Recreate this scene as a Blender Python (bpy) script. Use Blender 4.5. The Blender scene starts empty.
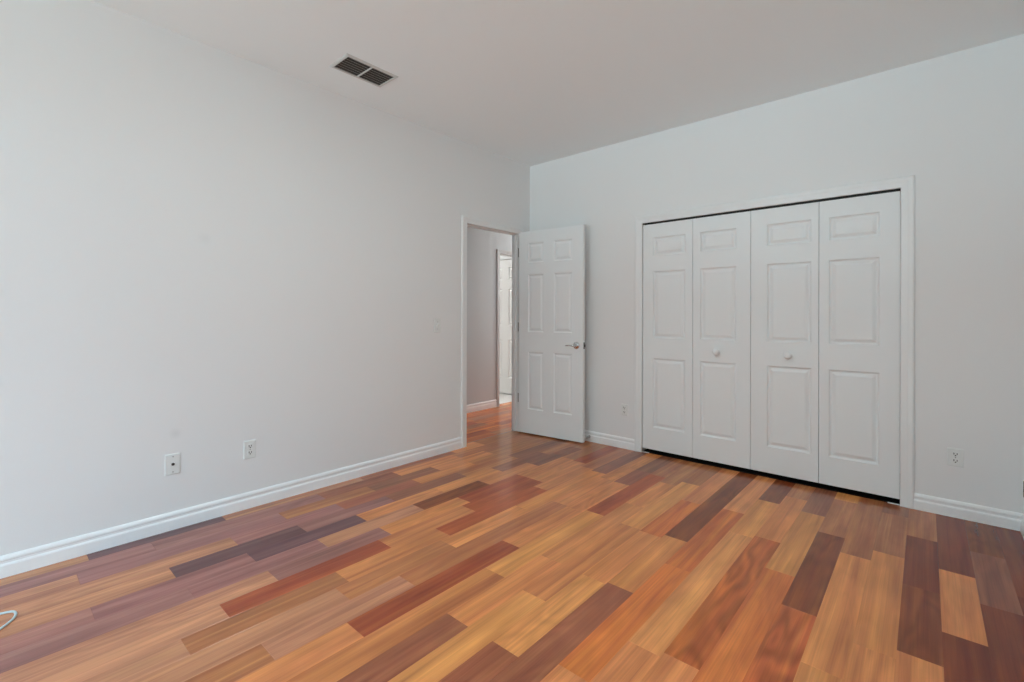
import bpy, bmesh, math, random
from mathutils import Vector, Matrix

R = math.radians
scene = bpy.context.scene
C = scene.collection

# ------------------------------------------------------------------ camera
cam_data = bpy.data.cameras.new('camera')
cam = bpy.data.objects.new('camera', cam_data)
C.objects.link(cam)
cam_data.sensor_width = 36.0
cam_data.lens = 469.09 / 1024 * 36.0
cam_data.shift_y = -25.4 / 1024
cam_data.clip_start = 0.02
cam.matrix_world = (Matrix.Translation((3.1101, -3.8033, 1.181)) @ Matrix.Rotation(R(41.418), 4, 'Z')
                    @ Matrix.Rotation(R(90), 4, 'X') @ Matrix.Rotation(0.002367, 4, 'Z'))
scene.camera = cam

# ------------------------------------------------------------------ world and daylight
world = bpy.data.worlds.new('world')
scene.world = world
world.use_nodes = True
bg = world.node_tree.nodes['Background']
bg.inputs['Color'].default_value = (0.80, 0.90, 1.0, 1)
bg.inputs['Strength'].default_value = 1.0


def area(name, loc, rot, sx, sy, power, color, spread=180):
    d = bpy.data.lights.new(name, 'AREA')
    d.shape = 'RECTANGLE'
    d.size, d.size_y = sx, sy
    d.energy = power
    d.color = color
    d.spread = R(spread)
    o = bpy.data.objects.new(name, d)
    o.location = loc
    o.rotation_euler = rot
    C.objects.link(o)
    return o


# daylight through the window in the right wall, well behind the camera
area('window_daylight', (5.2, -6.6, 2.9), (0, R(58), R(-27)), 1.5, 1.3, 300, (0.62, 0.96, 1.25))
# daylight through the window in the rear wall
area('rear_window_daylight', (1.75, -8.82, 1.75), (R(76), 0, 0), 2.5, 1.5, 40, (0.72, 0.975, 1.05))
# unseen lamps added to brighten the ceiling, like bounce from ground outside the windows
area('ceiling_fill', (4.3, -5.95, 0.35), (0, R(128), 0), 1.2, 1.5, 2, (0.68, 0.98, 1.12))
area('rear_ceiling_fill', (1.75, -14.9, -0.05), (R(180), 0, 0), 8.0, 11.0, 10000, (0.68, 0.985, 1.08))

scene.view_settings.view_transform = 'Standard'
scene.view_settings.look = 'None'
scene.view_settings.gamma = 1.0
scene.view_settings.use_curve_mapping = False
scene.view_settings.exposure = -0.68
scene.cycles.max_bounces = 14
scene.cycles.diffuse_bounces = 10
scene.cycles.use_denoising = True
scene.cycles.sample_clamp_indirect = 6.0

H = 2.74
XR = 3.516
YR = -8.60


# ------------------------------------------------------------------ materials
def lin(r, g, b):
    f = lambda c: (c / 255 / 12.92) if c / 255 <= 0.04045 else ((c / 255 + 0.055) / 1.055) ** 2.4
    return (f(r), f(g), f(b), 1)


def mat(name, color, rough=0.5, metal=0.0, bump=None, var=0.0, spec=0.5, coat=0.0):
    m = bpy.data.materials.new(name)
    m.use_nodes = True
    nt = m.node_tree
    b = nt.nodes['Principled BSDF']
    b.inputs['Base Color'].default_value = color
    b.inputs['Roughness'].default_value = rough
    b.inputs['Metallic'].default_value = metal
    b.inputs['Specular IOR Level'].default_value = spec
    b.inputs['Coat Weight'].default_value = coat
    tc = nt.nodes.new('ShaderNodeTexCoord')
    if var > 0:
        n = nt.nodes.new('ShaderNodeTexNoise')
        n.inputs['Scale'].default_value = 2.2
        n.inputs['Detail'].default_value = 4
        nt.links.new(tc.outputs['Object'], n.inputs['Vector'])
        mr = nt.nodes.new('ShaderNodeMapRange')
        mr.inputs['To Min'].default_value = 1 - var
        mr.inputs['To Max'].default_value = 1 + var
        nt.links.new(n.outputs['Fac'], mr.inputs['Value'])
        mx = nt.nodes.new('ShaderNodeVectorMath')
        mx.operation = 'SCALE'
        mx.inputs[0].default_value = color[:3]
        nt.links.new(mr.outputs['Result'], mx.inputs['Scale'])
        nt.links.new(mx.outputs['Vector'], b.inputs['Base Color'])
    if bump:
        n = nt.nodes.new('ShaderNodeTexNoise')
        n.inputs['Scale'].default_value = bump[0]
        n.inputs['Detail'].default_value = 3
        nt.links.new(tc.outputs['Object'], n.inputs['Vector'])
        bp = nt.nodes.new('ShaderNodeBump')
        bp.inputs['Strength'].default_value = bump[1]
        bp.inputs['Distance'].default_value = bump[2]
        nt.links.new(n.outputs['Fac'], bp.inputs['Height'])
        nt.links.new(bp.outputs['Normal'], b.inputs['Normal'])
    return m


def wall_material(name, color, spots):
    """matt wall paint with a few faint scuff marks"""
    m = mat(name, color, 0.62, 0, (160, 0.12, 0.002), 0.0, 0.35)
    nt = m.node_tree
    b = nt.nodes['Principled BSDF']
    geo = nt.nodes.new('ShaderNodeNewGeometry')
    prev = None
    for (p, r, s) in spots:
        d = nt.nodes.new('ShaderNodeVectorMath')
        d.operation = 'DISTANCE'
        d.inputs[1].default_value = p
        nt.links.new(geo.outputs['Position'], d.inputs[0])
        mr = nt.nodes.new('ShaderNodeMapRange')
        mr.interpolation_type = 'SMOOTHSTEP'
        mr.inputs['From Min'].default_value = 0
        mr.inputs['From Max'].default_value = r
        mr.inputs['To Min'].default_value = 1 - s
        mr.inputs['To Max'].default_value = 1
        nt.links.new(d.outputs['Value'], mr.inputs['Value'])
        if prev is None:
            prev = mr.outputs['Result']
        else:
            mu = nt.nodes.new('ShaderNodeMath')
            mu.operation = 'MULTIPLY'
            nt.links.new(prev, mu.inputs[0])
            nt.links.new(mr.outputs['Result'], mu.inputs[1])
            prev = mu.outputs[0]
    if prev is not None:
        sc = nt.nodes.new('ShaderNodeVectorMath')
        sc.operation = 'SCALE'
        sc.inputs[0].default_value = color[:3]
        nt.links.new(prev, sc.inputs['Scale'])
        nt.links.new(sc.outputs['Vector'], b.inputs['Base Color'])
    return m


M = {}
M['wall'] = wall_material('wall_paint', (0.824, 0.828, 0.826, 1),
                          [((0, -3.088, 0.525), 0.04, 0.07), ((0, -2.95, 1.62), 0.05, 0.04)])
M['ceiling'] = mat('ceiling_paint', (0.885, 0.940, 0.960, 1), 0.9, 0, (240, 0.25, 0.003), 0.0, 0.2)
M['trim'] = mat('gloss_trim_paint', (0.840, 0.855, 0.855, 1), 0.32, 0, None, 0.0, 0.5)
M['baseboard'] = mat('gloss_baseboard_paint', (0.90, 0.915, 0.92, 1), 0.32)
M['door'] = mat('door_paint', (0.835, 0.860, 0.865, 1), 0.42, 0, None, 0.0, 0.45)
M['hall_wall'] = mat('hall_paint', lin(203, 207, 209), 0.7, 0, (160, 0.12, 0.002), 0.0, 0.3)
M['hall_trim'] = mat('hall_trim_paint', lin(196, 196, 196), 0.4)
M['hall_door'] = mat('hall_door_paint', (0.80, 0.79, 0.77, 1), 0.4)
M['plastic'] = mat('white_plastic', (0.79, 0.81, 0.795, 1), 0.35)
M['slot'] = mat('dark_slot', (0.03, 0.03, 0.03, 1), 0.6)
M['chrome'] = mat('polished_chrome', (0.68, 0.70, 0.72, 1), 0.16, 1.0)
M['steel'] = mat('dull_steel', (0.45, 0.44, 0.43, 1), 0.35, 1.0)
M['black'] = mat('shaded_track_metal', (0.02, 0.02, 0.02, 1), 0.6)
M['vent_white'] = mat('vent_enamel', (0.62, 0.64, 0.635, 1), 0.45)
M['vent_slat'] = mat('grey_vent_louvre', (0.42, 0.41, 0.38, 1), 0.6)  # grey louvres, darker than the frame enamel
M['vent_dark'] = mat('duct_shade', (0.045, 0.043, 0.039, 1), 0.9)
M['cable'] = mat('pale_blue_cable_jacket', lin(196, 216, 222), 0.3)
M['connector'] = mat('brown_cable_end', lin(150, 92, 48), 0.4)
M['grey'] = mat('grey_plastic', lin(120, 120, 118), 0.5)
M['rubber'] = mat('white_rubber', (0.7, 0.7, 0.68, 1), 0.6)
M['closet_shade'] = mat('closet_floor_shade', (0.012, 0.010, 0.009, 1), 0.95, 0, (300, 0.4, 0.004), 0.0, 0.1)  # near-black colour stands in for the unlit closet floor
M['seam'] = mat('dark_wood_seam', lin(58, 32, 20), 0.5)
M['lock'] = mat('dark_latch_steel', (0.10, 0.10, 0.10, 1), 0.4, 0.8)
M['tile'] = mat('pale_tile', (0.80, 0.79, 0.77, 1), 0.25, 0, None, 0.05)
M['glass_frame'] = mat('window_frame_white', (0.8, 0.8, 0.79, 1), 0.4)


def wood_material():
    m = bpy.data.materials.new('hardwood_planks')
    m.use_nodes = True
    nt = m.node_tree
    L = nt.links.new
    b = nt.nodes['Principled BSDF']
    tint = nt.nodes.new('ShaderNodeAttribute')
    tint.attribute_name = 'plank_tint'
    seed = nt.nodes.new('ShaderNodeAttribute')
    seed.attribute_name = 'plank_seed'
    geo = nt.nodes.new('ShaderNodeNewGeometry')
    off = nt.nodes.new('ShaderNodeVectorMath')
    off.operation = 'MULTIPLY_ADD'
    off.inputs[1].default_value = (13.7, 29.3, 7.1)
    comb = nt.nodes.new('ShaderNodeCombineXYZ')
    for k in range(3):
        L(seed.outputs['Fac'], comb.inputs[k])
    L(comb.outputs['Vector'], off.inputs[0])
    L(geo.outputs['Position'], off.inputs[2])

    def noise(scale, vec, detail, rough=0.55, dist=0.0):
        mp = nt.nodes.new('ShaderNodeVectorMath')
        mp.operation = 'MULTIPLY'
        mp.inputs[1].default_value = vec
        L(off.outputs['Vector'], mp.inputs[0])
        n = nt.nodes.new('ShaderNodeTexNoise')
        n.inputs['Scale'].default_value = scale
        n.inputs['Detail'].default_value = detail
        n.inputs['Roughness'].default_value = rough
        n.inputs['Distortion'].default_value = dist
        L(mp.outputs['Vector'], n.inputs['Vector'])
        return n.outputs['Fac']

    fine = noise(1.0, (240, 3.0, 1), 3, 0.55)          # hair-fine grain
    mid = noise(1.0, (26, 0.9, 1), 3, 0.5, 0.6)      # broad streaks
    # cathedral / swirl figure: rings of a slow noise field
    fld = noise(1.0, (7.0, 1.5, 1), 1.5, 0.45, 0.35)
    sc = nt.nodes.new('ShaderNodeMath')
    sc.operation = 'MULTIPLY'
    sc.inputs[1].default_value = 52.0
    L(fld, sc.inputs[0])
    sn = nt.nodes.new('ShaderNodeMath')
    sn.operation = 'SINE'
    L(sc.outputs[0], sn.inputs[0])
    cloud = noise(1.0, (9.0, 2.4, 1), 2, 0.5, 0.4)   # slow patches of light and dark
    fig = nt.nodes.new('ShaderNodeAttribute')
    fig.attribute_name = 'plank_figure'
    rg = nt.nodes.new('ShaderNodeMath')
    rg.operation = 'MULTIPLY'
    L(sn.outputs[0], rg.inputs[0])
    L(fig.outputs['Fac'], rg.inputs[1])

    def rng(sock, a, bb, lo=0.25, hi=0.75):
        r = nt.nodes.new('ShaderNodeMapRange')
        r.inputs['From Min'].default_value = lo
        r.inputs['From Max'].default_value = hi
        r.inputs['To Min'].default_value = a
        r.inputs['To Max'].default_value = bb
        L(sock, r.inputs['Value'])
        return r.outputs['Result']

    def mul(a, c):
        n = nt.nodes.new('ShaderNodeMath')
        n.operation = 'MULTIPLY'
        L(a, n.inputs[0])
        L(c, n.inputs[1])
        return n.outputs[0]

    val = mul(rng(cloud, 0.82, 1.17), mul(mul(rng(fine, 0.88, 1.11), rng(mid, 0.72, 1.25)), rng(rg.outputs[0], 0.76, 1.18, -1, 1)))
    scl = nt.nodes.new('ShaderNodeVectorMath')
    scl.operation = 'SCALE'
    L(tint.outputs['Color'], scl.inputs[0])
    L(val, scl.inputs['Scale'])
    # darker streaks drift towards red
    hs = nt.nodes.new('ShaderNodeHueSaturation')
    L(rng(mid, 0.491, 0.506), hs.inputs['Hue'])
    hs.inputs['Saturation'].default_value = 1.0
    L(scl.outputs['Vector'], hs.inputs['Color'])
    L(hs.outputs['Color'], b.inputs['Base Color'])
    b.inputs['Specular IOR Level'].default_value = 0.36
    L(rng(fine, 0.17, 0.26), b.inputs['Roughness'])
    bp = nt.nodes.new('ShaderNodeBump')
    bp.inputs['Strength'].default_value = 0.06
    bp.inputs['Distance'].default_value = 0.001
    L(fine, bp.inputs['Height'])
    L(bp.outputs['Normal'], b.inputs['Normal'])
    return m


M['wood'] = wood_material()


# ------------------------------------------------------------------ mesh helpers
def obj(name, bm, m, parent=None, smooth=False):
    me = bpy.data.meshes.new(name)
    bmesh.ops.recalc_face_normals(bm, faces=bm.faces)
    bm.to_mesh(me)
    bm.free()
    if smooth:
        for p in me.polygons:
            p.use_smooth = True
    me.materials.append(m)
    o = bpy.data.objects.new(name, me)
    C.objects.link(o)
    if parent:
        o.parent = parent
    return o


def tag(o, label, cat, group=None, kind=None):
    o['label'] = label
    o['category'] = cat
    if group:
        o['group'] = group
    if kind:
        o['kind'] = kind
    return o


def struct(name, bm, m, label=None, cat=None):
    o = obj(name, bm, m)
    o['kind'] = 'structure'
    if label:
        o['label'] = label
        o['category'] = cat
    return o


def empty(name, loc, rot=(0, 0, 0)):
    o = bpy.data.objects.new(name, None)
    o.empty_display_size = 0.05
    o.location = loc
    o.rotation_euler = rot
    C.objects.link(o)
    return o


def box(bm, x0, x1, y0, y1, z0, z1, bevel=0.0):
    g = bmesh.ops.create_cube(bm, size=1.0)
    vs = g['verts']
    for v in vs:
        v.co = Vector(((x0 + x1) / 2 + v.co.x * (x1 - x0), (y0 + y1) / 2 + v.co.y * (y1 - y0),
                       (z0 + z1) / 2 + v.co.z * (z1 - z0)))
    if bevel > 0:
        es = set()
        for v in vs:
            es.update(v.link_edges)
        bmesh.ops.bevel(bm, geom=list(es), offset=bevel, segments=2, affect='EDGES', profile=0.5)
    return bm


def nb():
    return bmesh.new()


def lathe(bm, prof, origin, axis='Y', seg=24):
    """prof: list of (radius, distance along axis); axis '-Y', 'X' or 'Z'"""
    rings = []
    for (r, d) in prof:
        ring = []
        for k in range(seg):
            a = 2 * math.pi * k / seg
            c, s = r * math.cos(a), r * math.sin(a)
            if axis == '-Y':
                p = (origin[0] + c, origin[1] - d, origin[2] + s)
            elif axis == 'X':
                p = (origin[0] + d, origin[1] + c, origin[2] + s)
            else:
                p = (origin[0] + c, origin[1] + s, origin[2] + d)
            ring.append(bm.verts.new(p))
        rings.append(ring)
    for a, b in zip(rings, rings[1:]):
        for k in range(seg):
            bm.faces.new((a[k], a[(k + 1) % seg], b[(k + 1) % seg], b[k]))
    bm.faces.new(rings[0])
    bm.faces.new(rings[-1])
    return bm


def tube(bm, pts, r, seg=10):
    pts = [Vector(p) for p in pts]
    rad = r if isinstance(r, (list, tuple)) else [r] * len(pts)
    rings = []
    up0 = Vector((0, 0, 1))
    for i, p in enumerate(pts):
        t = (pts[min(i + 1, len(pts) - 1)] - pts[max(i - 1, 0)]).normalized()
        up = up0 if abs(t.z) < 0.95 else Vector((1, 0, 0))
        a = t.cross(up).normalized()
        b = a.cross(t).normalized()
        rings.append([bm.verts.new(p + (a * math.cos(2 * math.pi * k / seg) + b * math.sin(2 * math.pi * k / seg)) * rad[i])
                      for k in range(seg)])
    for a, b in zip(rings, rings[1:]):
        for k in range(seg):
            bm.faces.new((a[k], a[(k + 1) % seg], b[(k + 1) % seg], b[k]))
    bm.faces.new(rings[0])
    bm.faces.new(rings[-1])
    return bm


def spline(pts, n=8):
    pts = [Vector(p) for p in pts]
    out = []
    for i in range(len(pts) - 1):
        p0, p1, p2, p3 = pts[max(i - 1, 0)], pts[i], pts[i + 1], pts[min(i + 2, len(pts) - 1)]
        for k in range(n):
            t = k / n
            out.append(0.5 * ((2 * p1) + (p2 - p0) * t + (2 * p0 - 5 * p1 + 4 * p2 - p3) * t * t
                              + (3 * p1 - p0 - 3 * p2 + p3) * t ** 3))
    out.append(pts[-1])
    return out


# casing swept round an opening: u runs along the wall, profile = (outward offset, projection from wall)
CASING = [(0, -0.004), (0, 0.008), (0.004, 0.011), (0.030, 0.013), (0.036, 0.0155), (0.046, 0.0165),
          (0.052, 0.0165), (0.058, 0.013), (0.060, 0.009), (0.060, -0.004)]


def casing(bm, u0, u1, ztop, place, width=0.060, prof=CASING, thick=1.0):
    k = width / prof[-1][0]
    path = [(u0, 0.0, -1, 0), (u0, ztop, -1, 1), (u1, ztop, 1, 1), (u1, 0.0, 1, 0)]
    rows = []
    for (u, z, du, dz) in path:
        rows.append([bm.verts.new(place(u + du * o * k, z + dz * o * k, (h * thick if h > 0 else h))) for (o, h) in prof])
    for a, b in zip(rows, rows[1:]):
        n = len(prof)
        for i in range(n):
            bm.faces.new((a[i], a[(i + 1) % n], b[(i + 1) % n], b[i]))
    bm.faces.new(rows[0])
    bm.faces.new(rows[-1])
    return bm


BASE = [(0.0, 0.0), (0.014, 0.0), (0.014, 0.052), (0.012, 0.058), (0.0085, 0.062), (0.0085, 0.072),
        (0.0115, 0.076), (0.0115, 0.083), (0.009, 0.090), (0.005, 0.096), (0.0, 0.097)]


def baseboard(bm, a, b, place):
    """run of baseboard from a to b along the wall; place(u, depth, z)"""
    A = [bm.verts.new(place(a, d, z)) for d, z in BASE]
    B = [bm.verts.new(place(b, d, z)) for d, z in BASE]
    n = len(BASE)
    for i in range(n):
        bm.faces.new((A[i], A[(i + 1) % n], B[(i + 1) % n], B[i]))
    bm.faces.new(A)
    bm.faces.new(B)
    return bm


PANEL = [(0.0, 0.0), (0.003, 0.0050), (0.008, 0.0095), (0.014, 0.0110), (0.018, 0.0105), (0.035, 0.0030), (0.039, 0.0022)]


def door_leaf(w, z0, z1, t, cols, rows):
    """moulded door leaf: front at y=0 facing -y, raised panels on both faces"""
    bm = nb()
    xs = sorted({0.0, w, *[c for p in cols for c in p]})
    zs = sorted({z0, z1, *[c for p in rows for c in p]})
    for side in (0, 1):
        def P(x, z, d):
            return bm.verts.new((x, d if side == 0 else t - d, z))
        for i in range(len(xs) - 1):
            for j in range(len(zs) - 1):
                x0, x1, a, b = xs[i], xs[i + 1], zs[j], zs[j + 1]
                if (x0, x1) in cols and (a, b) in rows:
                    prev = None
                    for (o, d) in PANEL:
                        ring = [P(x0 + o, a + o, d), P(x1 - o, a + o, d), P(x1 - o, b - o, d), P(x0 + o, b - o, d)]
                        if prev:
                            for k in range(4):
                                bm.faces.new((prev[k], prev[(k + 1) % 4], ring[(k + 1) % 4], ring[k]))
                        prev = ring
                    bm.faces.new(prev)
                else:
                    bm.faces.new((P(x0, a, 0), P(x1, a, 0), P(x1, b, 0), P(x0, b, 0)))
    # edges of the leaf, one strip per grid cell so the shell is closed
    def quad(*p):
        bm.faces.new([bm.verts.new(q) for q in p])
    for i in range(len(xs) - 1):
        for z in (z0, z1):
            quad((xs[i], 0, z), (xs[i + 1], 0, z), (xs[i + 1], t, z), (xs[i], t, z))
    for j in range(len(zs) - 1):
        for x in (0.0, w):
            quad((x, 0, zs[j]), (x, t, zs[j]), (x, t, zs[j + 1]), (x, 0, zs[j + 1]))
    bmesh.ops.remove_doubles(bm, verts=bm.verts, dist=1e-5)
    return bm


# ------------------------------------------------------------------ floor
PAL = {'D': (126, 66, 35), 'E': (136, 84, 60), 'P': (152, 90, 62), 'B': (165, 104, 66), 'T': (192, 122, 72),
       'Y': (203, 135, 77), 'O': (186, 104, 53), 'R': (156, 77, 44), 'X': (116, 54, 32), 'S': (176, 94, 48),
       'N': (102, 68, 68), 'M': (171, 116, 84), 'Q': (146, 97, 86)}  # N, M, Q: left-side planks, cool floor sheen put into their tints
PLANK_W, PLANK_X0 = 0.1225, 0.095
ROWS = {
    0: ([-3.455, -2.865, -1.98, -1.1, -.75], 'MNMPTB'),
    1: ([-3.217, -2.33, -1.75, -1.16], 'QQPTB'),
    2: ([-3.512, -2.626, -2.04, -1.481, -.9], 'MQBETB'),
    3: ([-2.924, -2.329, -1.75, -1.2], 'MQPTB'),
    4: ([-3.219, -2.623, -2.052, -1.436, -.85], 'MNQEBE'),
    5: ([-3.508, -2.927, -2.332, -1.748, -1.184, -.6], 'QQNTTEB'),
    6: ([-3.209, -2.629, -2.015, -1.445, -.896, -.551, -.275], 'QQMDTEDB'),
    7: ([-2.923, -2.333, -1.75, -1.16, -.58], 'MQTRTB'),
    8: ([-3.157, -2.418, -1.823, -1.16, -.6], 'MRTRTR'),
    9: ([-3.318, -2.72, -2.133, -1.267, -.68], 'MBTRTB'),
    10: ([-2.785, -2.2, -1.6, -.713], 'MBTTE'),
    11: ([-3.134, -2.544, -1.387, -.8], 'BMBTT'),
    12: ([-2.869, -1.986, -1.4, -.812, -.472], 'TRTTPE'),
    13: ([-2.236, -1.365, -.49], 'TYRB'),
    14: ([-2.576, -1.97, -1.1, -.6], 'PTTTB'),
    15: ([-2.255, -1.386, -.494], 'YTYB'),
    16: ([-2.571, -1.98, -1.4, -.815], 'PYTOT'),
    17: ([-1.961, -1.358], 'PTD'),
    18: ([-2.504, -1.637, -.785], 'TOOT'),
    19: ([-2.242, -1.08, -.48], 'TYYD'),
    20: ([-1.044, -.3], 'STB'),
    21: ([-1.36, -.51], 'OYE'),
    22: ([-1.626, -.756, -.144], 'SDBY'),
    23: ([-1.944, -.95], 'YTB'),
    24: ([-1.712, -.816, -.2], 'TTBE'),
    25: ([-1.654, -1.098, -.486], 'TDXB'),
    26: ([-1.415, -.829], 'XTX'),
    27: ([-1.077, -.5], 'XED'),
    28: ([-.9], 'XX'),
}


def plank_floor(name, planks):
    """planks: list of (x0, x1, y0, y1, palette key). Each plank gets a fine bevelled edge."""
    rnd = random.Random(11)
    verts, faces, tint, seeds, figs = [], [], [], [], []
    e, dp = 0.0009, 0.0007
    for (x0, x1, y0, y1, key) in planks:
        c = lin(*PAL[key])
        k = 1.32 * rnd.uniform(0.92, 1.08)
        col = (c[0] * k, c[1] * k * rnd.uniform(0.97, 1.03), c[2] * k * rnd.uniform(0.94, 1.06), 1)
        sd = rnd.random() * 10
        fg = {'S': 1.0, 'O': 0.18, 'R': 0.2, 'D': 0.4}.get(key, rnd.choice((0.0, 0.12, 0.3)))
        b = len(verts)
        verts += [(x0, y0, -dp), (x1, y0, -dp), (x1, y1, -dp), (x0, y1, -dp),
                  (x0 + e, y0 + e, 0), (x1 - e, y0 + e, 0), (x1 - e, y1 - e, 0), (x0 + e, y1 - e, 0)]
        fs = [(b + 4, b + 5, b + 6, b + 7), (b, b + 1, b + 5, b + 4), (b + 1, b + 2, b + 6, b + 5),
              (b + 2, b + 3, b + 7, b + 6), (b + 3, b, b + 4, b + 7)]
        faces += fs
        tint += [col] * 5
        seeds += [sd] * 5
        figs += [fg] * 5
    xs = [v[0] for v in verts]
    ys = [v[1] for v in verts]
    b = len(verts)
    verts += [(min(xs), min(ys), -0.06), (max(xs), min(ys), -0.06), (max(xs), max(ys), -0.06), (min(xs), max(ys), -0.06)]
    faces.append((b + 3, b + 2, b + 1, b))
    tint.append(lin(*PAL['B'])); seeds.append(0); figs.append(0)
    me = bpy.data.meshes.new(name)
    me.from_pydata(verts, [], faces)
    me.attributes.new('plank_tint', 'FLOAT_COLOR', 'FACE')
    me.attributes.new('plank_seed', 'FLOAT', 'FACE')
    me.attributes.new('plank_figure', 'FLOAT', 'FACE')
    me.attributes['plank_tint'].data.foreach_set('color', [v for c in tint for v in c])
    me.attributes['plank_seed'].data.foreach_set('value', seeds)
    me.attributes['plank_figure'].data.foreach_set('value', figs)
    me.materials.append(M['wood'])
    o = bpy.data.objects.new(name, me)
    C.objects.link(o)
    o['kind'] = 'structure'
    return o


rnd = random.Random(5)
planks = []
for r in range(0, 29):
    x0 = PLANK_X0 + PLANK_W * (r - 1)
    x1 = min(x0 + PLANK_W, XR + 0.02)
    js, cs = ROWS[r]
    js = list(js)
    cs = list(cs)
    y = js[0]
    lead = []
    first = True
    while y > YR:                                   # towards the rear wall
        ln = rnd.choice((0.585, 0.88, 0.585, 1.17)) if not first else rnd.choice((0.88, 1.17))
        c = cs[0] if first else rnd.choice('BTTYRPO')
        first = False
        lead.append((max(y - ln, YR), y, c))
        y -= ln
    segs = lead[::-1]
    yend = 0.75 if 1.0 < x0 < 3.2 else 0.02
    if r == 0:
        x0 = -0.066
    ends = js[1:] + [yend]
    for a, b, c in zip(js, ends, cs[1:]):
        segs.append((a, b, c))
    for (a, b, c) in segs:
        planks.append((x0, x1, a, b, c))
plank_floor('floor', planks)

hp = []
for r in range(-9, 0):
    x1 = -0.075 + PLANK_W * (r + 1)
    x0 = max(x1 - PLANK_W, -1.157)
    y = -2.9 + rnd.uniform(-.5, 0)
    while y < 3.0:
        ln = rnd.choice((0.585, 0.88, 1.17))
        hp.append((x0, x1 - 0.0, max(y, -3.0), min(y + ln, 3.0), rnd.choice('BTOOBTR')))
        y += ln
plank_floor('floor_hall', hp)

# ------------------------------------------------------------------ room shell
OY0, OY1, OZ = -0.902, -0.174, 2.012              # clear opening of the room door
WT = 0.084                                        # thickness of the wall beside the hall
JT = 0.014                                        # jamb board thickness
bm = nb()
box(bm, -WT, 0, YR - 0.1, OY0 - JT, 0, H)
box(bm, -WT, 0, OY1 + JT, 3.0, 0, H)
box(bm, -WT, 0, OY0 - JT, OY1 + JT, OZ + JT, H)
struct('wall_left', bm, M['wall'])

CX0, CX1, CZ = 1.2645, 2.9910, 1.983                # clear opening of the closet
bm = nb()
box(bm, 0, CX0 - JT, 0, 0.1, 0, H)
box(bm, CX1 + JT, XR + 0.1, 0, 0.1, 0, H)
box(bm, CX0 - JT, CX1 + JT, 0, 0.1, CZ + JT, H)
struct('wall_back', bm, M['wall'])
bm = nb()
box(bm, 1.0, 3.25, 0.75, 0.8, 0, 2.5)
box(bm, 0.95, 1.0, 0.1, 0.8, 0, 2.5)
box(bm, 3.25, 3.3, 0.1, 0.8, 0, 2.5)
box(bm, 0.95, 3.3, 0.1, 0.8, 2.5, 2.55)
struct('wall_closet', bm, M['wall'])

WY0, WY1, WZ0, WZ1 = -6.70, -5.20, 0.75, 2.35      # window in the right wall, behind the camera
bm = nb()
box(bm, XR, XR + 0.1, WY1, 0.1, 0, H)
box(bm, XR, XR + 0.1, YR - 0.1, WY0, 0, H)
box(bm, XR, XR + 0.1, WY0, WY1, 0, WZ0)
box(bm, XR, XR + 0.1, WY0, WY1, WZ1, H)
struct('wall_right', bm, M['wall'])
RX0, RX1, RZ0, RZ1 = 0.50, 3.00, 0.70, 2.45        # window in the rear wall
bm = nb()
box(bm, 0, RX0, YR - 0.1, YR, 0, H)
box(bm, RX1, XR, YR - 0.1, YR, 0, H)
box(bm, RX0, RX1, YR - 0.1, YR, 0, RZ0)
box(bm, RX0, RX1, YR - 0.1, YR, RZ1, H)
struct('wall_rear', bm, M['wall'])
bm = nb()
box(bm, -3.2, XR + 0.1, YR - 0.1, 3.1, H, H + 0.08)
struct('ceiling', bm, M['ceiling'])

bm = nb()
box(bm, CX0, CX1, 0.012, 0.75, 0.0, 0.006)  # black sheet painting the shade under the closet doors
box(bm, 1.0, 3.25, 0.1, 0.75, 0.0, 0.006)
struct('floor_closet', bm, M['closet_shade'])

# windows behind the camera: white frames standing in the openings
bm = nb()
for (a, b, c, d) in ((WY0, WY0 + .05, WZ0, WZ1), (WY1 - .05, WY1, WZ0, WZ1), (WY0, WY1, WZ0, WZ0 + .05),
                     (WY0, WY1, WZ1 - .05, WZ1), (WY0, WY1, (WZ0 + WZ1) / 2 - .02, (WZ0 + WZ1) / 2 + .02)):
    box(bm, XR + 0.03, XR + 0.08, a, b, c, d)
box(bm, XR - 0.03, XR + 0.1, WY0 - 0.03, WY1 + 0.03, WZ0 - 0.03, WZ0)
struct('window_1', bm, M['glass_frame'])
bm = nb()
for (a, b, c, d) in ((RX0, RX0 + .05, RZ0, RZ1), (RX1 - .05, RX1, RZ0, RZ1), (RX0, RX1, RZ0, RZ0 + .05),
                     (RX0, RX1, RZ1 - .05, RZ1), (RX0, RX1, (RZ0 + RZ1) / 2 - .02, (RZ0 + RZ1) / 2 + .02)):
    box(bm, a, b, YR - 0.08, YR - 0.03, c, d)
box(bm, RX0 - 0.03, RX1 + 0.03, YR - 0.1, YR + 0.03, RZ0 - 0.03, RZ0)
struct('window_2', bm, M['glass_frame'])

# ------------------------------------------------------------------ hall and the bright room beyond it
HX = -1.06
HO0, HO1, HZ = 0.672, 1.36, 1.985
bm = nb()
box(bm, HX - 0.1, HX, -3.0, HO0 - JT, 0, H)
box(bm, HX - 0.1, HX, HO1 + JT, 3.0, 0, H)
box(bm, HX - 0.1, HX, HO0 - JT, HO1 + JT, HZ + JT, H)
struct('wall_hall', bm, M['hall_wall'])
bm = nb()
box(bm, HX, -WT, 2.9, 3.0, 0, H)
struct('wall_hall_end', bm, M['hall_wall'])
bm = nb()
box(bm, HX, -WT, -3.1, -3.0, 0, H)
struct('wall_hall_front', bm, M['hall_wall'])
DX0, DW = -1.983, 0.727
DYB = 1.405
bm = nb()
box(bm, -3.1, DX0 - JT, DYB, DYB + 0.1, 0, H)
box(bm, DX0 + DW + JT, HX - 0.1, DYB, DYB + 0.1, 0, H)
box(bm, DX0 - JT, DX0 + DW + JT, DYB, DYB + 0.1, 2.03, H)
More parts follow.
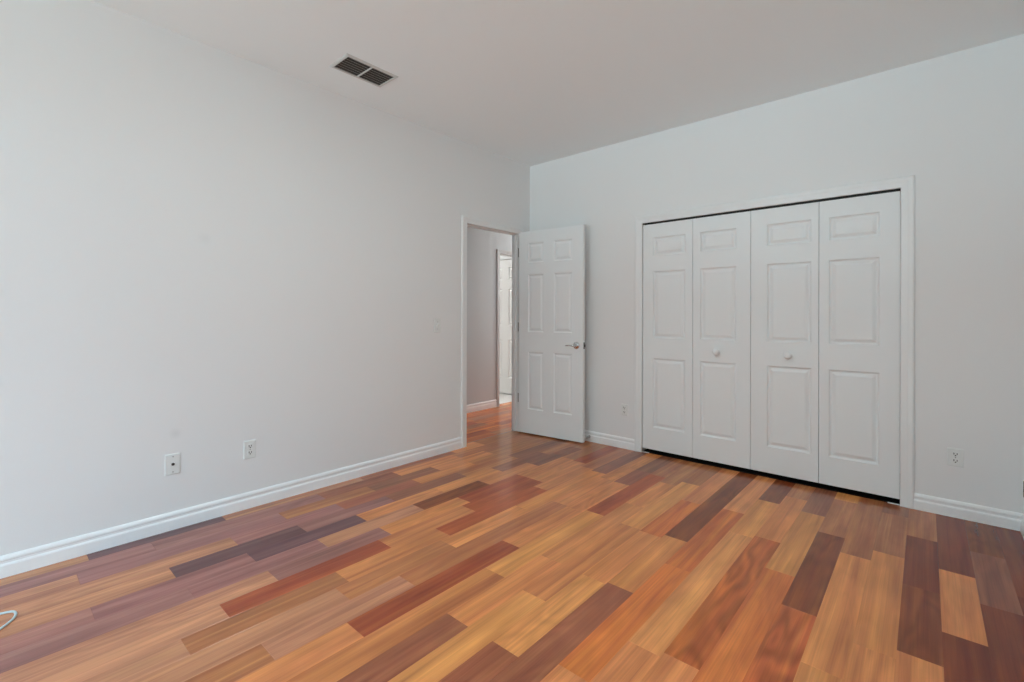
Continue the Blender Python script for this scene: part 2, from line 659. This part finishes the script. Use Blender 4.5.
box(bm, DX0 - JT, DX0 + DW + JT, DYB + 0.05, DYB + 0.1, 0, 2.03)
box(bm, -3.1, -3.0, -0.6, DYB, 0, H)
box(bm, -3.1, HX - 0.1, -0.7, -0.6, 0, H)
struct('wall_far', bm, M['wall'])
bm = nb()
box(bm, -3.1, -1.157, -0.6, DYB + 0.1, -0.06, 0.0)
struct('floor_tile', bm, M['tile'])

# ------------------------------------------------------------------ trim
# casing and jamb of the room door (left wall, faces +x)
bm = nb()
casing(bm, OY0, OY1, OZ, lambda u, z, h: (h, u, z), 0.062)
casing(bm, OY0, OY1, OZ, lambda u, z, h: (-WT - h, u, z), 0.062)
box(bm, -WT, 0, OY0 - JT, OY0, 0, OZ + JT)
box(bm, -WT, 0, OY1, OY1 + JT, 0, OZ + JT)
box(bm, -WT, 0, OY0, OY1, OZ, OZ + JT)
box(bm, -0.072, -0.038, OY0, OY0 + 0.008, 0, OZ)
box(bm, -0.072, -0.038, OY1 - 0.008, OY1, 0, OZ)
box(bm, -0.072, -0.038, OY0, OY1, OZ - 0.008, OZ)
struct('trim_1', bm, M['trim'])
# casing and jamb of the closet (back wall, faces -y)
bm = nb()
casing(bm, CX0, CX1, CZ, lambda u, z, h: (u, -h, z), 0.068)
box(bm, CX0 - JT, CX0, 0, 0.1, 0, CZ + JT)
box(bm, CX1, CX1 + JT, 0, 0.1, 0, CZ + JT)
box(bm, CX0, CX1, 0, 0.1, CZ, CZ + JT)
struct('trim_2', bm, M['trim'])
# door track under the closet head; shade of the gap put into its colour
bm = nb()
box(bm, CX0, CX1, 0.006, 0.042, CZ - 0.004, CZ)
box(bm, CX0, CX1, 0.006, 0.008, CZ - 0.010, CZ)
box(bm, CX0, CX1, 0.040, 0.042, CZ - 0.018, CZ)
struct('trim_3', bm, M['black'])
# casing and jamb of the doorway across the hall
bm = nb()
casing(bm, HO0, HO1, HZ, lambda u, z, h: (HX + h, u, z), 0.055)
casing(bm, HO0, HO1, HZ, lambda u, z, h: (HX - 0.1 - h, u, z), 0.040)
box(bm, HX - 0.1, HX, HO0 - JT, HO0, 0, HZ + JT)
box(bm, HX - 0.1, HX, HO1, HO1 + JT, 0, HZ + JT)
box(bm, HX - 0.1, HX, HO0, HO1, HZ, HZ + JT)
struct('trim_4', bm, M['hall_trim'])
# casing of the far door
bm = nb()
casing(bm, DX0 - 0.003, DX0 + DW + 0.003, 2.025, lambda u, z, h: (u, DYB - h, z), 0.070)
struct('trim_5', bm, M['trim'])

bm = nb()
baseboard(bm, YR, OY0 - 0.060, lambda u, d, z: (d, u, z))
baseboard(bm, OY1 + 0.060, 0, lambda u, d, z: (d, u, z))
struct('baseboard_left', bm, M['baseboard'])
bm = nb()
baseboard(bm, 0, CX0 - 0.066, lambda u, d, z: (u, -d, z))
baseboard(bm, CX1 + 0.066, XR, lambda u, d, z: (u, -d, z))
struct('baseboard_back', bm, M['baseboard'])
bm = nb()
baseboard(bm, YR, 0, lambda u, d, z: (XR - d, u, z))
struct('baseboard_right', bm, M['baseboard'])
bm = nb()
baseboard(bm, 0, XR, lambda u, d, z: (u, YR + d, z))
struct('baseboard_rear', bm, M['baseboard'])
bm = nb()
baseboard(bm, -3.0, HO0 - 0.058, lambda u, d, z: (HX + d, u, z))
baseboard(bm, HO1 + 0.058, 2.9, lambda u, d, z: (HX + d, u, z))
struct('baseboard_hall', bm, M['baseboard'])

# dark seam strip where the two floors meet in the doorway
bm = nb()
box(bm, -0.0755, -0.0655, OY0, OY1, -0.02, -0.0003)
struct('trim_6', bm, M['seam'])

# ------------------------------------------------------------------ the open room door
ENTRY_COLS = [(0.118, 0.297), (0.413, 0.610)]
ENTRY_ROWS = [(0.252, 0.822), (1.020, 1.588), (1.705, 1.900)]


def lever_set(leaf, xr, z, t):
    """rosette, neck and lever on both faces of a leaf, pointing to the hinge side"""
    for s in (0, 1):
        y0 = 0.0 if s == 0 else t
        dr = 1 if s == 0 else -1
        h = obj('door_handle', nb_rosette(xr, y0, z, dr), M['chrome'], leaf, True)
        h['label'] = 'polished chrome lever handle'
        bm = nb()
        pts = spline([(xr, y0 - dr * 0.030, z), (xr, y0 - dr * 0.050, z), (xr - 0.012, y0 - dr * 0.058, z),
                      (xr - 0.045, y0 - dr * 0.057, z + 0.003), (xr - 0.085, y0 - dr * 0.050, z - 0.002)], 6)
        tube(bm, pts, [0.010 - 0.004 * i / (len(pts) - 1) for i in range(len(pts))], 12)
        # third level is the deepest: the lever belongs to the handle's own mesh
        me2 = bmesh.new()
        me2.from_mesh(h.data)
        tmp = bpy.data.meshes.new('lever')
        bm.to_mesh(tmp)
        bm.free()
        me2.from_mesh(tmp)
        me2.to_mesh(h.data)
        me2.free()
        bpy.data.meshes.remove(tmp)
        for p in h.data.polygons:
            p.use_smooth = True


def nb_rosette(xr, y0, z, dr):
    bm = nb()
    prof = [(0.033, 0.0), (0.033, 0.004), (0.030, 0.008), (0.022, 0.011), (0.014, 0.014), (0.0125, 0.020), (0.0125, 0.034)]
    lathe(bm, [(r, d * dr) for r, d in prof], (xr, y0, z), '-Y', 28)
    return bm


d1 = empty('door_1', (0.0269, -0.2136, 0), (0, 0, R(5.93)))
tag(d1, 'white six-panel door standing open into the room beside the hall doorway', 'door', kind='structure')
EO = 0.009                                        # hinge gap
entry_bm = door_leaf(0.727 - EO, 0.014, 2.018, 0.035, [(a - EO, b - EO) for a, b in ENTRY_COLS], ENTRY_ROWS)
bmesh.ops.translate(entry_bm, verts=entry_bm.verts, vec=(EO, 0, 0))
lf = obj('door_leaf', entry_bm, M['door'], d1)
lever_set(lf, 0.657, 0.905, 0.035)
bm = nb()
box(bm, 0.7265, 0.7285, 0.006, 0.029, 0.875, 0.935)
box(bm, 0.7280, 0.7370, 0.011, 0.024, 0.893, 0.917)
o = obj('latch_plate', bm, M['lock'], lf)
o['label'] = 'dark steel latch plate'
for z in (0.349, 1.066, 1.822):
    bm = nb()
    box(bm, 0.0070, 0.0090, 0.004, 0.034, z - 0.045, z + 0.045)
    lathe(bm, [(0.0055, -0.048), (0.0055, 0.048)], (0.0015, 0.0365, z), 'Z', 12)
    box(bm, -0.028, 0.0, 0.0345, 0.0375, z - 0.045, z + 0.045)
    o = obj('hinge', bm, M['steel'], d1)
    o['label'] = 'small steel hinge'

# ------------------------------------------------------------------ closet bifold doors
BI_ROWS = [(0.228, 0.820), (0.993, 1.562), (1.695, 1.852)]
LW = 0.4315
BX = 1.2645


def bifold(name, x0, cols, knob_leaf, knob_x, label):
    e = empty(name, (x0, 0.006, 0))
    tag(e, label, 'closet door', 'bifold closet doors', 'structure')
    for k in range(2):
        a = k * LW + 0.0016
        w = LW - 0.0032
        bm = door_leaf(w, 0.037, 1.967, 0.032, [(c0 - a, c1 - a) for (c0, c1) in [cols[k]]], BI_ROWS)
        bmesh.ops.translate(bm, verts=bm.verts, vec=(a, 0, 0))
        leaf = obj('door_leaf', bm, M['door'], e)
        if k == knob_leaf:
            bm = nb()
            lathe(bm, [(0.0095, 0.0), (0.0085, 0.006), (0.009, 0.012), (0.016, 0.016), (0.0235, 0.023), (0.0250, 0.029),
                       (0.0230, 0.035), (0.015, 0.040), (0.004, 0.0415)], (knob_x, 0, 0.903), '-Y', 24)
            obj('knob', bm, M['door'], leaf, True)
    return e


b1 = bifold('door_2', BX, [(0.096, 0.371), (0.493, 0.763)], 1, 0.6235,
            'left pair of white bifold closet leaves, nearer the open room door')
b2 = bifold('door_3', BX + 2 * LW, [(0.112, 0.387), (0.490, 0.760)], 0, 0.2475,
            'right pair of white bifold closet leaves, nearer the outlet in the corner')
for e, xa, xb in ((b1, 0.001, 0.060), (b2, 2 * LW - 0.060, 2 * LW - 0.001)):
    bm = nb()
    box(bm, xa, xb, -0.004, 0.026, 0.0, 0.004)
    o = obj('pivot_bracket', bm, M['plastic'], e)
    o['label'] = 'small pale floor pivot bracket'

# ------------------------------------------------------------------ far door across the hall
d4 = empty('door_4', (DX0, DYB + 0.004, 0))
tag(d4, 'brightly lit white panelled door seen through the hall doorway', 'door', kind='structure')
obj('door_leaf', door_leaf(0.727, 0.020, 2.020, 0.035, [(0.118, 0.297), (0.425, 0.604)],
                           [(0.259, 0.824), (1.036, 1.583), (1.718, 1.905)]), M['hall_door'], d4)

# ------------------------------------------------------------------ ceiling vent
VX0, VX1, VY0, VY1 = 0.307, 0.526, -2.363, -1.997
vent = empty('ceiling_vent', ((VX0 + VX1) / 2, (VY0 + VY1) / 2, H))
tag(vent, 'rectangular louvred air vent in the ceiling near the left wall', 'vent')
hx, hy = (VX1 - VX0) / 2, (VY1 - VY0) / 2
bm = nb()
rings = []
for (o, z) in ((0.0, 0.0), (0.002, -0.003), (0.014, -0.0065), (0.020, -0.0065), (0.021, -0.001)):
    rings.append([bm.verts.new(p) for p in ((-hx + o, -hy + o, z), (hx - o, -hy + o, z), (hx - o, hy - o, z), (-hx + o, hy - o, z))])
for a, b in zip(rings, rings[1:]):
    for k in range(4):
        bm.faces.new((a[k], a[(k + 1) % 4], b[(k + 1) % 4], b[k]))
obj('frame', bm, M['vent_white'], vent)
bm = nb()
box(bm, -hx + 0.020, hx - 0.020, -hy + 0.020, hy - 0.020, -0.0015, -0.0006)  # dark sheet over solid ceiling, in place of the unlit duct
obj('duct_backing', bm, M['vent_dark'], vent)
bm = nb()
box(bm, -hx + 0.020, hx - 0.020, -0.0045, 0.0045, -0.0070, -0.0015)
obj('divider_bar', bm, M['vent_white'], vent)
first = None
ns = 7
for side in (-1, 1):
    for k in range(ns):
        x = -hx + 0.029 + (2 * hx - 0.058) * k / (ns - 1)
        if first is None:
            bm = nb()
            ly = hy - 0.020 - 0.0045
            pr = [(-0.0045, -0.0018), (0.0040, -0.0066), (0.0052, -0.0056), (-0.0033, -0.0008)]
            A = [bm.verts.new((px, -ly / 2, pz)) for px, pz in pr]
            B = [bm.verts.new((px, ly / 2, pz)) for px, pz in pr]
            for i in range(4):
                bm.faces.new((A[i], A[(i + 1) % 4], B[(i + 1) % 4], B[i]))
            bm.faces.new(A)
            bm.faces.new(B)
            first = obj('slat', bm, M['vent_slat'], vent)
            s = first
        else:
            s = first.copy()
            C.objects.link(s)
            s.parent = vent
        s.location = (x, side * (0.0045 + (hy - 0.0245) / 2), 0)
bm = nb()
lathe(bm, [(0.004, 0.0), (0.004, -0.002), (0.002, -0.003)], (0, -hy + 0.011, -0.005), 'Z', 10)
obj('screw', bm, M['vent_white'], vent)
bm = nb()
lathe(bm, [(0.004, 0.0), (0.004, -0.002), (0.002, -0.003)], (0, hy - 0.011, -0.005), 'Z', 10)
obj('screw', bm, M['vent_white'], vent)


# ------------------------------------------------------------------ plates on the walls (local: front faces -y, x across, z up)
def plate_bm(w, h):
    bm = nb()
    prof = [(0.0, 0.0), (0.0, -0.0025), (0.003, -0.0055), (0.006, -0.006)]
    prev = None
    for (o, y) in prof:
        ring = [bm.verts.new(p) for p in ((-w / 2 + o, y, -h / 2 + o), (w / 2 - o, y, -h / 2 + o), (w / 2 - o, y, h / 2 - o), (-w / 2 + o, y, h / 2 - o))]
        if prev:
            for k in range(4):
                bm.faces.new((prev[k], prev[(k + 1) % 4], ring[(k + 1) % 4], ring[k]))
        prev = ring
    bm.faces.new(prev)
    return bm


def screw(e, x, z, m):
    bm = nb()
    lathe(bm, [(0.0035, 0.0), (0.0035, 0.001), (0.002, 0.0018)], (x, -0.0058, z), '-Y', 12)
    return obj('screw', bm, m, e)


def outlet(loc, rot, w, h, label):
    e = empty('wall_outlet', loc, (0, 0, rot))
    tag(e, label, 'outlet', 'duplex wall outlets')
    obj('cover_plate', plate_bm(w, h), M['plastic'], e)
    for s in (-1, 1):
        bm = nb()
        zc = s * 0.0195
        seg = 28
        top = []
        bot = []
        for k in range(seg):
            a = 2 * math.pi * k / seg
            x = 0.017 * math.cos(a)
            z = max(-0.0135, min(0.0135, 0.017 * math.sin(a)))
            top.append(bm.verts.new((x, -0.0082, zc + z)))
            bot.append(bm.verts.new((x * 1.03, -0.0055, zc + z * 1.03)))
        bm.faces.new(top)
        for k in range(seg):
            bm.faces.new((top[k], top[(k + 1) % seg], bot[(k + 1) % seg], bot[k]))
        r = obj('socket', bm, M['plastic'], e)
        bm = nb()
        box(bm, -0.0088, -0.0050, -0.0088, -0.0075, zc - 0.002, zc + 0.0090)
        box(bm, 0.0050, 0.0085, -0.0088, -0.0075, zc - 0.002, zc + 0.0080)
        lathe(bm, [(0.0036, 0.0), (0.0036, 0.0013)], (0, -0.0075, zc - 0.0072), '-Y', 12)
        o = obj('slots', bm, M['slot'], r)
        o['label'] = 'dark plug slots'
    screw(e, 0, 0, M['steel'])
    return e


outlet((0, -2.7075, 0.357), R(90), 0.071, 0.111, 'white duplex outlet low on the left wall, nearer the hall doorway')
outlet((1.098, 0, 0.344), 0, 0.064, 0.100, 'white duplex outlet between the open door and the closet casing')
outlet((3.2425, 0, 0.3515), 0, 0.073, 0.106, 'white duplex outlet to the right of the closet in the corner')

e = empty('cable_outlet', (0, -3.1005, 0.359), (0, 0, R(90)))
tag(e, 'white cable jack plate with one round connector low on the left wall', 'cable jack')
obj('cover_plate', plate_bm(0.071, 0.114), M['plastic'], e)
bm = nb()
lathe(bm, [(0.0075, 0.0), (0.0075, 0.003), (0.0048, 0.003), (0.0048, 0.010), (0.003, 0.010)], (0, -0.0058, 0), '-Y', 16)
o = obj('jack', bm, M['slot'], e)
o['label'] = 'dark round coaxial connector'
screw(e, 0, 0.042, M['steel'])
screw(e, 0, -0.042, M['steel'])

e = empty('light_switch', (0, -1.236, 1.096), (0, 0, R(90)))
tag(e, 'white toggle light switch on the left wall before the hall doorway', 'light switch')
obj('cover_plate', plate_bm(0.072, 0.118), M['plastic'], e)
bm = nb()
A = [(-0.005, -0.0055, -0.011), (0.005, -0.0055, -0.011), (0.005, -0.0055, 0.011), (-0.005, -0.0055, 0.011)]
B = [(-0.004, -0.020, 0.004), (0.004, -0.020, 0.004), (0.004, -0.017, 0.012), (-0.004, -0.017, 0.012)]
va = [bm.verts.new(p) for p in A]
vb = [bm.verts.new(p) for p in B]
for k in range(4):
    bm.faces.new((va[k], va[(k + 1) % 4], vb[(k + 1) % 4], vb[k]))
bm.faces.new(va)
bm.faces.new(vb)
obj('toggle', bm, M['plastic'], e)
screw(e, 0, 0.030, M['steel'])
screw(e, 0, -0.030, M['steel'])

# small grey box on the right wall, just inside the frame edge
e = empty('wall_box', (XR, -0.145, 0.262), (0, 0, R(-90)))
tag(e, 'small grey surface box on the right wall beside the corner', 'wall box')
bm = nb()
box(bm, -0.030, 0.030, -0.015, 0.0, -0.042, 0.042, 0.003)
obj('housing', bm, M['grey'], e)
bm = nb()
box(bm, -0.008, 0.008, -0.0160, -0.014, -0.008, 0.006)
obj('port', bm, M['slot'], e)

# ------------------------------------------------------------------ spring door stop on the baseboard behind the open door
e = empty('door_stop', (0.742, -0.0135, 0.046))
tag(e, 'springy door stop screwed to the baseboard behind the open door', 'door stop')
bm = nb()
lathe(bm, [(0.013, 0.0), (0.013, 0.003), (0.007, 0.007), (0.006, 0.012)], (0, 0, 0), '-Y', 16)
obj('mount', bm, M['steel'], e, True)
bm = nb()
pts = []
turns, n = 11, 11 * 14
for i in range(n + 1):
    a = 2 * math.pi * turns * i / n
    pts.append((0.0085 * math.cos(a), -0.008 - 0.062 * i / n, 0.0085 * math.sin(a)))
tube(bm, pts, 0.0016, 6)
obj('spring', bm, M['steel'], e, True)
bm = nb()
lathe(bm, [(0.006, 0.0), (0.0095, 0.003), (0.0095, 0.014), (0.006, 0.018)], (0, -0.068, 0), '-Y', 16)
obj('rubber_tip', bm, M['rubber'], e, True)

# ------------------------------------------------------------------ loop of cable on the floor at the left
e = empty('floor_cable', (0.44, -3.74, 0))
tag(e, 'pale blue loop of thin cable lying on the floor at far left', 'cable')
bm = nb()
# offsets from the empty, on the floor
CAB = [(-0.26, -0.45, 0.0045), (-0.13, -0.19, 0.0045), (-0.072, -0.05, 0.0045), (-0.055, -0.010, 0.0045), (-0.047, 0.011, 0.0045),
       (-0.036, 0.026, 0.0045), (-0.010, 0.031, 0.0045), (0.022, 0.024, 0.0045), (0.046, 0.011, 0.0045), (0.075, -0.013, 0.0045),
       (0.13, -0.07, 0.0045), (0.20, -0.30, 0.0045)]
tube(bm, spline(CAB, 8), 0.0043, 10)
obj('cord', bm, M['cable'], e, True)

# ------------------------------------------------------------------ flush ceiling light of the room (above the frame)
e = empty('ceiling_light', (1.95, -2.45, H))
tag(e, 'round white flush ceiling light in the middle of the bedroom', 'ceiling light')
bm = nb()
lathe(bm, [(0.19, 0.0), (0.19, -0.03), (0.175, -0.035), (0.165, -0.02)], (0, 0, 0), 'Z', 40)
obj('rim', bm, M['plastic'], e)
bulb = area('ceiling_bulb', (1.95, -2.45, H - 0.04), (0, 0, 0), 0.28, 0.28, 25, (0.80, 0.98, 1.02))
bulb.data.shape = 'DISK'

# ------------------------------------------------------------------ lamps outside the room
lp = area('hall_lamp', (-0.6, 2.1, 2.68), (0, 0, 0), 0.35, 0.35, 44, (1.0, 0.98, 0.95))
lp2 = area('far_room_lamp', (-2.7, 0.7, 2.68), (0, 0, 0), 0.4, 0.4, 36, (1.0, 0.975, 0.94))
